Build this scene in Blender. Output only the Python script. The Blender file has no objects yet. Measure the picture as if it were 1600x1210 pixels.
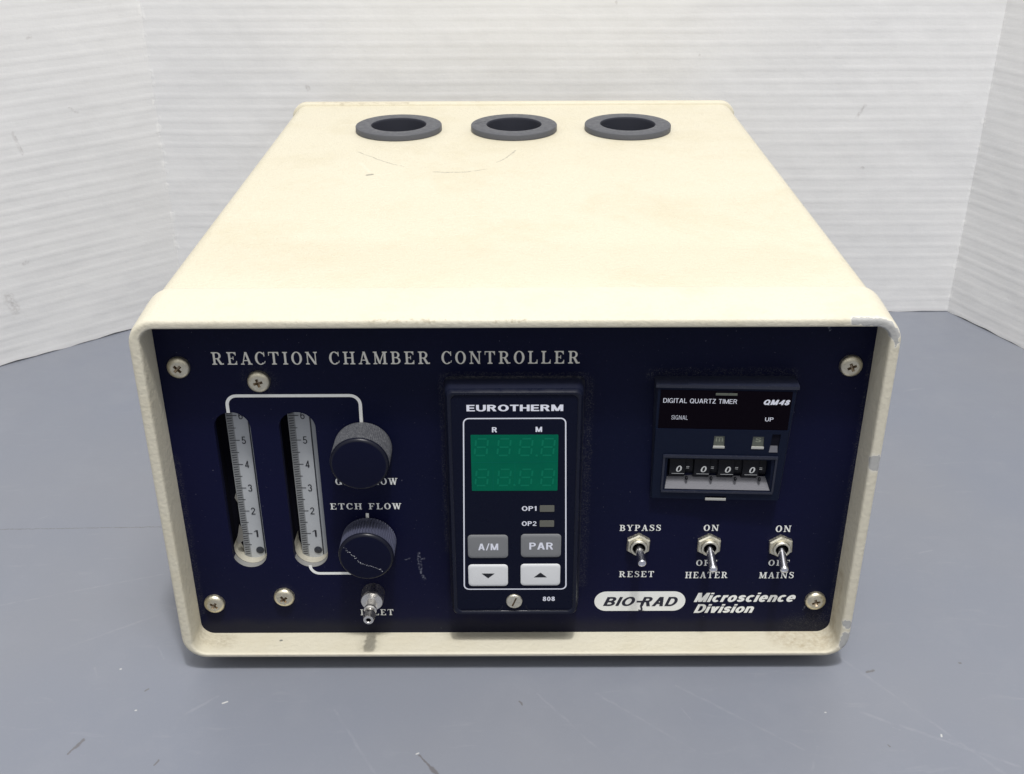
import bpy, bmesh, math, random
from mathutils import Vector, Matrix

S = 0.001                # everything below is written in millimetres
ZO = 7.0                 # the case stands on feet: its underside is 7 mm above the table
scene = bpy.context.scene
col = scene.collection
random.seed(4)

# ------------------------------------------------------------------ camera
cam_d = bpy.data.cameras.new('camera')
cam = bpy.data.objects.new('camera', cam_d); col.objects.link(cam)
pitch, yaw, roll = 0.4744, 0.0023, -0.0045
fw = Vector((-math.sin(yaw)*math.cos(pitch), math.cos(yaw)*math.cos(pitch), -math.sin(pitch)))
rt = Vector((math.cos(yaw), math.sin(yaw), 0)); up = rt.cross(fw)
r2 = rt*math.cos(roll) + up*math.sin(roll); u2 = up*math.cos(roll) - rt*math.sin(roll)
m = Matrix((r2, u2, -fw)).transposed().to_4x4()
m.translation = Vector((-0.13, -320.22, 279.01 + ZO))*S
cam.matrix_world = m
cam_d.sensor_width = 36.0; cam_d.lens = 1707.5/1600*36.0
cam_d.clip_start = 0.01; cam_d.clip_end = 20
cam_d.dof.use_dof = False; cam_d.dof.focus_distance = 0.40; cam_d.dof.aperture_fstop = 16
scene.camera = cam

# ------------------------------------------------------------------ light
world = bpy.data.worlds.new('World'); scene.world = world; world.use_nodes = True
wn = world.node_tree.nodes; wl = world.node_tree.links
bg = wn['Background']; bg.inputs['Strength'].default_value = 0.66
tcw = wn.new('ShaderNodeTexCoord'); sep = wn.new('ShaderNodeSeparateXYZ'); rmp = wn.new('ShaderNodeValToRGB')
mpr = wn.new('ShaderNodeMapRange'); mpr.inputs[1].default_value = -1; mpr.inputs[2].default_value = 1
wl.new(tcw.outputs['Generated'], sep.inputs[0]); wl.new(sep.outputs[2], mpr.inputs[0]); wl.new(mpr.outputs[0], rmp.inputs[0])
rmp.color_ramp.elements[0].color = (0.30, 0.30, 0.32, 1); rmp.color_ramp.elements[0].position = 0.5
rmp.color_ramp.elements[1].color = (1.12, 1.12, 1.12, 1); rmp.color_ramp.elements[1].position = 0.82
wl.new(rmp.outputs[0], bg.inputs['Color'])

def area(name, loc, target, size, power, color, shape='DISK', sy=None):
    d = bpy.data.lights.new(name, 'AREA'); d.shape = shape; d.size = size
    if sy: d.size_y = sy
    d.energy = power; d.color = color
    o = bpy.data.objects.new(name, d); col.objects.link(o)
    o.location = loc
    o.rotation_euler = (Vector(target)-Vector(loc)).to_track_quat('-Z', 'Y').to_euler()
    return o
area('ceiling_lamp', (0.09, -0.44, 1.60), (0, 0.1, 0.07), 0.09, 13.2, (1.0, 0.985, 0.955))
area('overhead_fill', (0.12, -0.50, 1.66), (0, 0.1, 0.05), 0.6, 12.5, (1.0, 0.98, 0.95), 'RECTANGLE', 0.3)  # unseen soft fill added to brighten the front

scene.view_settings.view_transform = 'Standard'
scene.view_settings.look = 'None'
scene.view_settings.exposure = 0.06; scene.view_settings.gamma = 1
scene.view_settings.use_curve_mapping = False

# ------------------------------------------------------------------ node helpers
def seg_group():
    g = bpy.data.node_groups.new('SegmentMask', 'ShaderNodeTree')
    i = g.interface
    for n, t in (('P', 'NodeSocketVector'), ('A', 'NodeSocketVector'), ('B', 'NodeSocketVector'), ('W', 'NodeSocketFloat')):
        i.new_socket(n, in_out='INPUT', socket_type=t)
    i.new_socket('Mask', in_out='OUTPUT', socket_type='NodeSocketFloat')
    N = g.nodes; L = g.links
    gi = N.new('NodeGroupInput'); go = N.new('NodeGroupOutput')
    def vm(op, a, b=None):
        n = N.new('ShaderNodeVectorMath'); n.operation = op; L.new(a, n.inputs[0])
        if b is not None: L.new(b, n.inputs[1])
        return n
    pa = vm('SUBTRACT', gi.outputs['P'], gi.outputs['A']); ba = vm('SUBTRACT', gi.outputs['B'], gi.outputs['A'])
    d1 = vm('DOT_PRODUCT', pa.outputs[0], ba.outputs[0]); d2 = vm('DOT_PRODUCT', ba.outputs[0], ba.outputs[0])
    dv = N.new('ShaderNodeMath'); dv.operation = 'DIVIDE'; dv.use_clamp = True
    L.new(d1.outputs['Value'], dv.inputs[0]); L.new(d2.outputs['Value'], dv.inputs[1])
    sc = N.new('ShaderNodeVectorMath'); sc.operation = 'SCALE'; L.new(ba.outputs[0], sc.inputs[0]); L.new(dv.outputs[0], sc.inputs['Scale'])
    df = vm('SUBTRACT', pa.outputs[0], sc.outputs[0]); ln = vm('LENGTH', df.outputs[0])
    q = N.new('ShaderNodeMath'); q.operation = 'DIVIDE'; L.new(ln.outputs['Value'], q.inputs[0]); L.new(gi.outputs['W'], q.inputs[1])
    mr = N.new('ShaderNodeMapRange'); mr.interpolation_type = 'SMOOTHSTEP'
    L.new(q.outputs[0], mr.inputs[0]); mr.inputs[1].default_value = 1; mr.inputs[2].default_value = 0.35
    mr.inputs[3].default_value = 0; mr.inputs[4].default_value = 1
    L.new(mr.outputs[0], go.inputs[0])
    return g
SEG = seg_group()

class Mat:
    def __init__(s, name, color=(0.5, 0.5, 0.5), rough=0.5, metal=0.0, spec=0.5, coat=0.0):
        s.m = bpy.data.materials.new(name); s.m.use_nodes = True
        s.N = s.m.node_tree.nodes; s.L = s.m.node_tree.links
        s.b = s.N['Principled BSDF']
        s.b.inputs['Base Color'].default_value = (*color, 1); s.b.inputs['Roughness'].default_value = rough
        s.b.inputs['Metallic'].default_value = metal; s.b.inputs['Specular IOR Level'].default_value = spec
        s.b.inputs['Coat Weight'].default_value = coat
        c = s.N.new('ShaderNodeRGB'); c.outputs[0].default_value = (*color, 1); s.c = c.outputs[0]
        tc = s.N.new('ShaderNodeTexCoord'); mp = s.N.new('ShaderNodeMapping'); mp.inputs['Scale'].default_value = (1000,)*3
        s.L.new(tc.outputs['Object'], mp.inputs[0]); s.P = mp.outputs[0]     # object position in mm
        s.hgt = None
    def noise(s, scale, detail=3, rough=0.55, vec=None, stretch=None):
        n = s.N.new('ShaderNodeTexNoise'); n.inputs['Scale'].default_value = scale
        n.inputs['Detail'].default_value = detail; n.inputs['Roughness'].default_value = rough
        v = vec or s.P
        if stretch:
            q = s.N.new('ShaderNodeMapping'); q.inputs['Scale'].default_value = stretch; s.L.new(v, q.inputs[0]); v = q.outputs[0]
        s.L.new(v, n.inputs['Vector']); return n.outputs['Fac']
    def ramp(s, f, a, b, lo=0.0, hi=1.0):
        r = s.N.new('ShaderNodeMapRange'); s.L.new(f, r.inputs[0])
        r.inputs[1].default_value = a; r.inputs[2].default_value = b; r.inputs[3].default_value = lo; r.inputs[4].default_value = hi
        return r.outputs[0]
    def math(s, op, a, b):
        n = s.N.new('ShaderNodeMath'); n.operation = op
        for k, x in enumerate((a, b)):
            if isinstance(x, (int, float)): n.inputs[k].default_value = x
            else: s.L.new(x, n.inputs[k])
        return n.outputs[0]
    def warp(s, scale, amt, vec=None):
        n = s.N.new('ShaderNodeTexNoise'); n.inputs['Scale'].default_value = scale; n.inputs['Detail'].default_value = 4
        s.L.new(vec or s.P, n.inputs['Vector'])
        a = s.N.new('ShaderNodeVectorMath'); a.operation = 'SUBTRACT'; s.L.new(n.outputs['Color'], a.inputs[0]); a.inputs[1].default_value = (.5, .5, .5)
        b = s.N.new('ShaderNodeVectorMath'); b.operation = 'SCALE'; s.L.new(a.outputs[0], b.inputs[0]); b.inputs['Scale'].default_value = amt
        c = s.N.new('ShaderNodeVectorMath'); c.operation = 'ADD'; s.L.new(vec or s.P, c.inputs[0]); s.L.new(b.outputs[0], c.inputs[1])
        return c.outputs[0]
    def seg(s, P, A, B, W):
        g = s.N.new('ShaderNodeGroup'); g.node_tree = SEG
        s.L.new(P, g.inputs['P']); g.inputs['A'].default_value = A; g.inputs['B'].default_value = B; g.inputs['W'].default_value = W
        return g.outputs[0]
    def segs(s, P, lst):
        out = None
        for A, B, W in lst:
            k = s.seg(P, A, B, W); out = k if out is None else s.math('MAXIMUM', out, k)
        return out
    def mix(s, fac, color):
        n = s.N.new('ShaderNodeMix'); n.data_type = 'RGBA'
        if isinstance(fac, (int, float)): n.inputs[0].default_value = fac
        else: s.L.new(fac, n.inputs[0])
        s.L.new(s.c, n.inputs[6]); n.inputs[7].default_value = (*color, 1); s.c = n.outputs[2]; return s
    def bump(s, h, strength, dist=0.0003):
        b = s.N.new('ShaderNodeBump'); b.inputs['Strength'].default_value = strength; b.inputs['Distance'].default_value = dist
        s.L.new(h, b.inputs['Height'])
        if s.hgt is not None: s.L.new(s.hgt, b.inputs['Normal'])
        s.hgt = b.outputs[0]; s.L.new(s.hgt, s.b.inputs['Normal']); return s
    def rough(s, f, lo, hi, a=0.3, b=0.7):
        s.L.new(s.ramp(f, a, b, lo, hi), s.b.inputs['Roughness']); return s
    def done(s):
        s.L.new(s.c, s.b.inputs['Base Color']); return s.m

def cream(name, extra=None, bumpy=0.35, base=(0.645, 0.603, 0.480)):
    M = Mat(name, base, 0.5, spec=0.35)
    M.mix(M.ramp(M.noise(0.012, 4), 0.35, 0.7, 0, 0.4), tuple(c*k for c, k in zip(base, (.95, .93, .89))))
    M.mix(M.ramp(M.noise(0.05, 5, 0.7), 0.55, 0.8, 0, 0.3), tuple(min(c*1.07, .9) for c in base))
    M.mix(M.ramp(M.noise(0.9, 4, 0.6), 0.58, 0.78, 0, 0.4), tuple(c*.72 for c in base))
    M.mix(M.ramp(M.noise(0.02, 5, 0.75, M.warp(0.01, 40)), 0.48, 0.70, 0, 0.6), tuple(c*k for c, k in zip(base, (.90, .87, .80))))
    if extra: extra(M)
    M.bump(M.noise(0.55, 4, 0.6), bumpy, 0.0007)
    M.bump(M.noise(1.6, 3, 0.6), bumpy*0.5, 0.0003)
    return M.done()

def top_marks(M):
    z = 138.3 + ZO
    P = M.warp(0.25, 1.6)
    arc = [((-75.5, 204.6), (-65, 191.5), .5), ((-65, 191.5), (-57, 183), .65), ((-57, 183), (-51, 178.5), .4), ((-36.5, 169.4), (-30, 168.6), .9), ((-30, 168.6), (-22, 169.2), .75),
           ((-22, 169.2), (-16, 171.6), .6), ((-16, 171.6), (-12, 174.5), .4), ((-8, 185), (-3.5, 193), .45), ((-3.5, 193), (1, 206), .6)]
    k = M.segs(P, [((*a, z), (*b, z), w) for a, b, w in arc])
    M.mix(M.math('MULTIPLY', M.math('MULTIPLY', k, M.ramp(M.noise(0.9, 3), .35, .6, .35, 1)), 0.6), (0.19, 0.18, 0.16))
    k = M.segs(M.warp(0.9, 1.2), [((-66.4, 164.6, z), (-64.4, 166, z), 1.3)])
    M.mix(M.math('MULTIPLY', k, 0.85), (0.22, 0.21, 0.18))
    k = M.segs(P, [((-72, 185, z), (-66, 170, z), 1.2), ((-91, 258, z), (-84, 259, z), 1.4), ((-25, 105, z), (-14, 107, z), .4), ((45, 190, z), (50, 188, z), .4)])
    M.mix(M.math('MULTIPLY', k, 0.25), (0.72, 0.70, 0.60))
    # yellowed, rubbed band behind the front frame
    k = M.segs(M.warp(0.04, 18), [((-110, 60, z), (90, 52, z), 26)])
    M.mix(M.math('MULTIPLY', k, 0.22), (0.56, 0.50, 0.375))

def frame_marks(M):
    z = 138.1 + ZO
    P = M.warp(0.55, 2.6)
    bare = [((109, 0, 138+ZO), (116, 0, 137.4+ZO), 1.6), ((116, 0, 137.3+ZO), (120, 0.2, 136+ZO), 2.2), ((120, 0.2, 136.0+ZO), (122.6, 0.5, 132.8+ZO), 2.0), ((122.6, 0.5, 132.8+ZO), (123.6, 0.5, 129+ZO), 1.0),
            ((122.8, 0, 86+ZO), (123.5, 0, 83.5+ZO), 2.4), ((122.6, 0, 15.5+ZO), (123.6, 0, 14.8+ZO), 2.1),
            ((123.2, 0, 10+ZO), (123, 0, 7+ZO), 1.8), ((122.6, 0, 5.4+ZO), (122.8, 0, 5+ZO), 1.7), ((119.5, 0, 0.5+ZO), (119.6, 0, 0.6+ZO), 1.0)]
    k = M.segs(P, bare)
    edge = M.segs(P, [(a, b, w*1.35) for a, b, w in bare])
    M.mix(M.math('MULTIPLY', edge, 0.8), (0.82, 0.80, 0.74))
    M.mix(M.ramp(k, 0.1, 0.3), (0.42, 0.42, 0.41))
    # flaking along the front top edge, dark nicks
    k = M.segs(M.warp(0.6, 2.2), [((-46, 0.4, z), (-22, 0.4, z), 1.0), ((-8, .4, z), (4, .4, z), 0.8), ((-119, .5, z-1.3), (-117.5, .5, z-.5), 0.8)])
    M.mix(M.math('MULTIPLY', M.math('MULTIPLY', k, M.ramp(M.noise(0.5, 3), 0.48, 0.62)), 0.6), (0.36, 0.31, 0.22))
    # grime in the lower inner corners and along the joint with the panel
    k = M.segs(M.warp(0.12, 7), [((105, 9, 1+ZO), (119, 8, 2+ZO), 10), ((120.5, 9, 2+ZO), (121, 9, 30+ZO), 5)])
    M.mix(M.math('MULTIPLY', k, M.ramp(M.noise(0.5, 5, .7), 0.35, 0.7, 0.0, 0.55)), (0.33, 0.25, 0.14))
    k = M.segs(M.warp(0.12, 6), [((-120, 8, 2+ZO), (-112, 9, 1.5+ZO), 7)])
    M.mix(M.math('MULTIPLY', k, M.ramp(M.noise(0.6, 5, .7), 0.35, 0.7, 0.0, 0.5)), (0.30, 0.25, 0.16))
    M.mix(M.segs(M.warp(1, .6), [((-90, 8, 1.4+ZO), (-89.6, 8, 1.4+ZO), 0.7)]), (.2, .2, .18))

def rim_marks(M):
    z = 139.6 + ZO
    k = M.segs(M.warp(0.3, 3), [((-108, 304, z), (-60, 304, z), 1.8), ((-24, 305, z), (-20, 305, z), 1.5)])
    M.mix(M.math('MULTIPLY', k, M.ramp(M.noise(0.2, 4), 0.4, 0.6, 0.1, 0.8)), (0.45, 0.40, 0.30))

m_case = cream('cream_paint_case', top_marks, 0.7)
m_frame = cream('cream_paint_frame', frame_marks, 0.42, (0.650, 0.614, 0.503))
m_rim = cream('cream_paint_rim', rim_marks, 0.3)

# navy anodised / painted panel with dust
M = Mat('navy_panel', (0.0034, 0.0042, 0.0280), 0.5, spec=0.12)
M.mix(M.ramp(M.noise(0.007, 3), 0.35, 0.65, 0, 0.9), (0.0022, 0.0045, 0.0185))
M.mix(M.ramp(M.noise(1.3, 3, 0.7), 0.55, 0.8, 0, 0.5), (0.009, 0.010, 0.040))
dust = [((-24.5, 12.6, 112.6+ZO), (24.5, 12.6, 112.6+ZO), 1.7), ((25.3, 12.6, 111+ZO), (25.1, 12.6, 25+ZO), 2.6), ((-25, 12.6, 111+ZO), (-24.8, 12.6, 40+ZO), 1.6),
        ((47, 12.6, 113+ZO), (95, 12.6, 113+ZO), 3.0), ((-87, 12.6, 111+ZO), (-86.9, 12.6, 111+ZO), 8.5), ((-87.6, 12.6, 19.3+ZO), (-87.5, 12.6, 19.3+ZO), 6.5),
        ((-120.6, 12.6, 80+ZO), (-120.4, 12.6, 12+ZO), 2.6), ((120.8, 12.6, 120+ZO), (120.7, 12.6, 12+ZO), 1.8), ((108, 12.6, 3+ZO), (119, 12.6, 6+ZO), 9)]
k = M.segs(M.warp(0.3, 2.0), dust)
M.mix(M.math('MULTIPLY', k, M.ramp(M.noise(2.2, 3, 0.75), 0.5, 0.85, 0.0, 0.5)), (0.17, 0.17, 0.16))
M.mix(M.ramp(M.noise(1.1, 2, 0.5), 0.72, 0.80, 0, 0.5), (0.16, 0.16, 0.2))
k = M.segs(M.warp(0.5, 1.6), [((-36, 12.6, 39+ZO), (-35.3, 12.6, 30+ZO), 0.9), ((-35.3, 12.6, 30+ZO), (-34, 12.6, 27+ZO), 0.8), ((-41.6, 12.6, 36+ZO), (-38.8, 12.6, 36.6+ZO), 0.45),
    ((-36.5, 12.6, 36+ZO), (-33.5, 12.6, 36.4+ZO), 0.45), ((104.6, 12.6, 131+ZO), (105.2, 12.6, 129+ZO), 0.6), ((110, 12.6, 12+ZO), (111, 12.6, 15+ZO), .5)])
M.mix(M.math('MULTIPLY', k, M.ramp(M.noise(1.2, 3), 0.45, 0.65, 0, 0.4)), (0.36, 0.38, 0.46))
k = M.segs(M.warp(0.1, 5), [((-118, 12.6, 1.5+ZO), (118, 12.6, 1.5+ZO), 8)])
M.mix(M.math('MULTIPLY', k, 0.35), (0.028, 0.028, 0.024))
M.bump(M.noise(3, 2), 0.08, 0.0002)
m_panel = M.done()

m_edge = Mat('sawn_aluminium_edge', (0.27, 0.27, 0.265), 0.55, 0.2).done()
M = Mat('white_ink', (0.90, 0.91, 0.88), 0.5); M.mix(M.ramp(M.noise(0.8, 4, .7), 0.58, 0.75, 0, 0.25), (0.6, 0.61, 0.63)); m_ink = M.done()
M = Mat('cream_ink', (0.78, 0.77, 0.70), 0.55); M.mix(M.ramp(M.noise(0.9, 4, .7), 0.58, 0.75, 0, 0.3), (0.4, 0.4, 0.4)); m_ink_title = M.done()
m_ink_blue = Mat('pale_lavender_ink', (0.80, 0.82, 0.92), 0.5).done()
m_black_ink = Mat('black_ink', (0.008, 0.009, 0.015), 0.5).done()
m_ink_navy = Mat('navy_logo_ink', (0.007, 0.008, 0.025), 0.5).done()

def metal(name, c, rough, bmp=0.12):
    M = Mat(name, c, rough, 1.0); M.mix(M.ramp(M.noise(0.8, 4, .7), 0.5, 0.75, 0, 0.5), tuple(x*0.62 for x in c))
    M.rough(M.noise(1.5, 3), rough*0.7, rough*1.35); M.bump(M.noise(2.5, 3), bmp, 0.0002); return M.done()
m_nickel = metal('aged_nickel', (0.74, 0.69, 0.55), 0.42)
m_nut = metal('dull_nickel', (0.76, 0.73, 0.62), 0.48)
m_chrome = Mat('chrome', (0.72, 0.73, 0.80), 0.26, 1.0).done()
m_steel = metal('barb_steel', (0.78, 0.76, 0.73), 0.32)
m_recess = Mat('brown_recess', (0.34, 0.27, 0.19), 0.35, 0.9).done()  # dim brown reflection inside the screw recess, set as base colour

def plastic(name, c, rough, spec=0.5, b=0.1, dusty=0.0):
    M = Mat(name, c, rough, spec=spec)
    if dusty: M.mix(M.ramp(M.noise(1.4, 4, .75), 0.60, 0.8, 0, dusty), (0.28, 0.28, 0.27))
    M.rough(M.noise(0.35, 4), rough*0.8, rough*1.3); M.bump(M.noise(2.2, 3), b, 0.0002); return M.done()
m_knob = plastic('knob_plastic', (0.075, 0.08, 0.125), 0.36, 0.6, 0.2, 0.25)  # rib sides painted lighter than the face, for their highlights
m_knob_rim = plastic('knob_rim', (0.006, 0.007, 0.016), 0.3, 0.25, 0.0)
m_knob_face = plastic('knob_face', (0.0032, 0.0042, 0.019), 0.45, 0.12)
M = Mat('knurled_plastic_sheen', (0.075, 0.078, 0.09), 0.4); M.mix(M.ramp(M.noise(1.5, 4, .75), 0.45, 0.75, 0, 0.6), (0.26, 0.265, 0.28)); M.bump(M.noise(2.5, 3), 0.3, 0.0004); m_knurl = M.done()  # side colour lightened to stand in for sheen on dark plastic
m_bez = plastic('black_bezel', (0.006, 0.0078, 0.020), 0.32, 0.25, 0.12, 0.10)
M = Mat('dusty_bezel_base', (0.007, 0.009, 0.024), 0.42)
k = M.segs(M.warp(0.6, 1.3), [((-26, 12.2, 113+ZO), (26, 12.2, 113+ZO), 2.0), ((25, 11.0, 112+ZO), (25, 11.0, 16+ZO), 3.0), ((-25, 12, 112+ZO), (-25, 12, 16+ZO), 1.2)])
M.mix(M.math('MULTIPLY', k, M.ramp(M.noise(1.6, 4, .75), 0.45, 0.75, 0, 0.6)), (0.24, 0.24, 0.23)); m_bez_base = M.done()
m_face = plastic('controller_face', (0.0045, 0.006, 0.018), 0.3, 0.1, 0.05, 0.03)
M = Mat('green_filter', (0.0, 0.130, 0.072), 0.25, spec=0.08); M.mix(M.ramp(M.noise(0.12, 3), .35, .7, 0, .5), (0.0, 0.104, 0.066)); m_green = M.done()
m_seg = Mat('unlit_segments', (0.003, 0.168, 0.098), 0.4, spec=0.08).done()
m_seam = Mat('display_seam', (0.0, 0.15, 0.105), 0.4, spec=0.08).done()
m_led = plastic('unlit_lamp', (0.125, 0.125, 0.105), 0.4)
m_btn_grey = plastic('grey_key', (0.20, 0.205, 0.215), 0.5, 0.4, 0.15)
m_btn_white = plastic('white_key', (0.72, 0.73, 0.745), 0.5, 0.4, 0.15)
m_glass_dark = plastic('dark_purple_window', (0.003, 0.0014, 0.004), 0.2, 0.05, 0.02)
m_timer = plastic('timer_plastic', (0.005, 0.0085, 0.024), 0.48, 0.12, 0.15, 0.05)
m_timer_side = plastic('timer_side', (0.014, 0.017, 0.034), 0.4, 0.5, 0.1, 0.3)
m_ledge = plastic('light_ledge', (0.44, 0.44, 0.42), 0.5)
m_slope = plastic('sheen_grey_sill', (0.135, 0.135, 0.155), 0.45, 0.5, 0.3)  # grey of the sill stands for overhead light reflected off dark plastic
m_olive = plastic('unit_window', (0.10, 0.11, 0.09), 0.3)
m_olive_ink = Mat('unit_letter', (0.24, 0.26, 0.20), 0.5).done()
m_wheel = plastic('wheel_plastic', (0.007, 0.0075, 0.011), 0.4, 0.2, 0.1)
m_rubber = plastic('grey_rubber', (0.085, 0.088, 0.100), 0.5, 0.4, 0.15)
m_hole = Mat('dark_interior', (0.006, 0.006, 0.012), 0.9, spec=0.1).done()
m_bore = Mat('shaded_dark_bore', (0.02, 0.022, 0.034), 0.8).done()  # shade inside the grommet bore, painted into the colour
m_foot = plastic('black_rubber', (0.015, 0.015, 0.016), 0.7)
M = Mat('acrylic_bar', (0.50, 0.52, 0.54), 0.15, spec=0.5); M.mix(M.ramp(M.noise(0.08, 3), .35, .7, 0, .4), (0.40, 0.42, 0.44)); M.mix(M.ramp(M.noise(1.2, 3), .65, .75, 0, .3), (0.6, 0.6, 0.6)); m_acr = M.done()
m_acr_band = Mat('acrylic_scale_band', (0.26, 0.27, 0.275), 0.35).done()
m_acr_edge = Mat('acrylic_edge', (0.34, 0.36, 0.38), 0.15).done()
m_acr_dark = Mat('dark_acrylic', (0.03, 0.034, 0.045), 0.3).done()  # dark tone of the bar's groove and of the float
m_smear = Mat('dirty_smear', (0.17, 0.165, 0.15), 0.6).done()
M = Mat('off_white_putty', (0.43, 0.41, 0.345), 0.6); M.mix(M.ramp(M.noise(0.7, 4), .5, .7, 0, .5), (0.30, 0.28, 0.23)); m_putty = M.done()

# ------------------------------------------------------------------ mesh helpers
class MB:
    def __init__(s): s.v = []; s.f = []; s.mi = []
    def add(s, vs, fs, mi=0):
        o = len(s.v); s.v += [tuple(p) for p in vs]
        for f in fs: s.f.append([i+o for i in f]); s.mi.append(mi)
    def loft(s, loops, mi=0, cap0=False, cap1=False, capmi=None, mis=None):
        n = len(loops[0]); vs = [p for l in loops for p in l]
        o = len(s.v); s.v += [tuple(p) for p in vs]
        for k in range(len(loops)-1):
            for i in range(n):
                j = (i+1) % n
                s.f.append([o+k*n+i, o+k*n+j, o+(k+1)*n+j, o+(k+1)*n+i]); s.mi.append(mis[k] if mis else mi)
        c = mi if capmi is None else capmi
        if cap0: s.f.append([o+i for i in range(n)][::-1]); s.mi.append(c)
        if cap1: s.f.append([o+(len(loops)-1)*n+i for i in range(n)]); s.mi.append(c)
    def box(s, x0, x1, y0, y1, z0, z1, mi=0):
        s.add([(x0, y0, z0), (x1, y0, z0), (x1, y1, z0), (x0, y1, z0), (x0, y0, z1), (x1, y0, z1), (x1, y1, z1), (x0, y1, z1)],
              [(0, 3, 2, 1), (4, 5, 6, 7), (0, 1, 5, 4), (1, 2, 6, 5), (2, 3, 7, 6), (3, 0, 4, 7)], mi)
    def lathe(s, prof, cx, cz, y0, n=48, mi=0, mis=None, cap=True, capmi=None, mod=None, rot=0.0):
        # profile of (radius, distance out of the panel), axis towards -Y
        loops = []
        for r, d in prof:
            loops.append([(cx+(r*(mod(i, d, r) if mod else 1))*math.cos(2*math.pi*i/n+rot), y0-d, cz+(r*(mod(i, d, r) if mod else 1))*math.sin(2*math.pi*i/n+rot)) for i in range(n)])
        s.loft(loops, mi, False, cap, capmi, mis)
    def plate(s, outer, holes, fn, mi=0):
        bm = bmesh.new()
        es = []
        for lp in [outer]+holes:
            vs = [bm.verts.new((a, b, 0)) for a, b in lp]
            for i in range(len(vs)): es.append(bm.edges.new((vs[i], vs[(i+1) % len(vs)])))
        bmesh.ops.triangle_fill(bm, use_beauty=True, use_dissolve=False, edges=es, normal=(0, 0, 1))
        bm.verts.index_update()
        s.add([fn(v.co.x, v.co.y) for v in bm.verts], [[v.index for v in f.verts] for f in bm.faces], mi)
        bm.free()
    def build(s, name, mats, parent=None, angle=35, recalc=True, zo=ZO):
        me = bpy.data.meshes.new(name)
        me.from_pydata([(x*S, y*S, (z+zo)*S) for x, y, z in s.v], [], s.f)
        if not isinstance(mats, (list, tuple)): mats = [mats]
        for q in mats: me.materials.append(q)
        for p, k in zip(me.polygons, s.mi): p.material_index = k
        if recalc:
            bm = bmesh.new(); bm.from_mesh(me); bmesh.ops.recalc_face_normals(bm, faces=bm.faces); bm.to_mesh(me); bm.free()
        if angle:
            me.shade_smooth(); me.set_sharp_from_angle(angle=math.radians(angle))
        o = bpy.data.objects.new(name, me); col.objects.link(o)
        if parent: o.parent = parent
        return o

def rr(x0, x1, z0, z1, r, n=8):
    pts = []
    for cx, cz, a in ((x1-r, z1-r, 0), (x0+r, z1-r, 90), (x0+r, z0+r, 180), (x1-r, z0+r, 270)):
        for k in range(n+1):
            t = math.radians(a+90*k/n); pts.append((cx+r*math.cos(t), cz+r*math.sin(t)))
    return pts
def atY(loop, y): return [(a, y, b) for a, b in loop]

def empty(name, loc, label, cat):
    o = bpy.data.objects.new(name, None); col.objects.link(o); o.location = loc
    o.empty_display_size = 0.05; o['label'] = label; o['category'] = cat; return o

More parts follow.
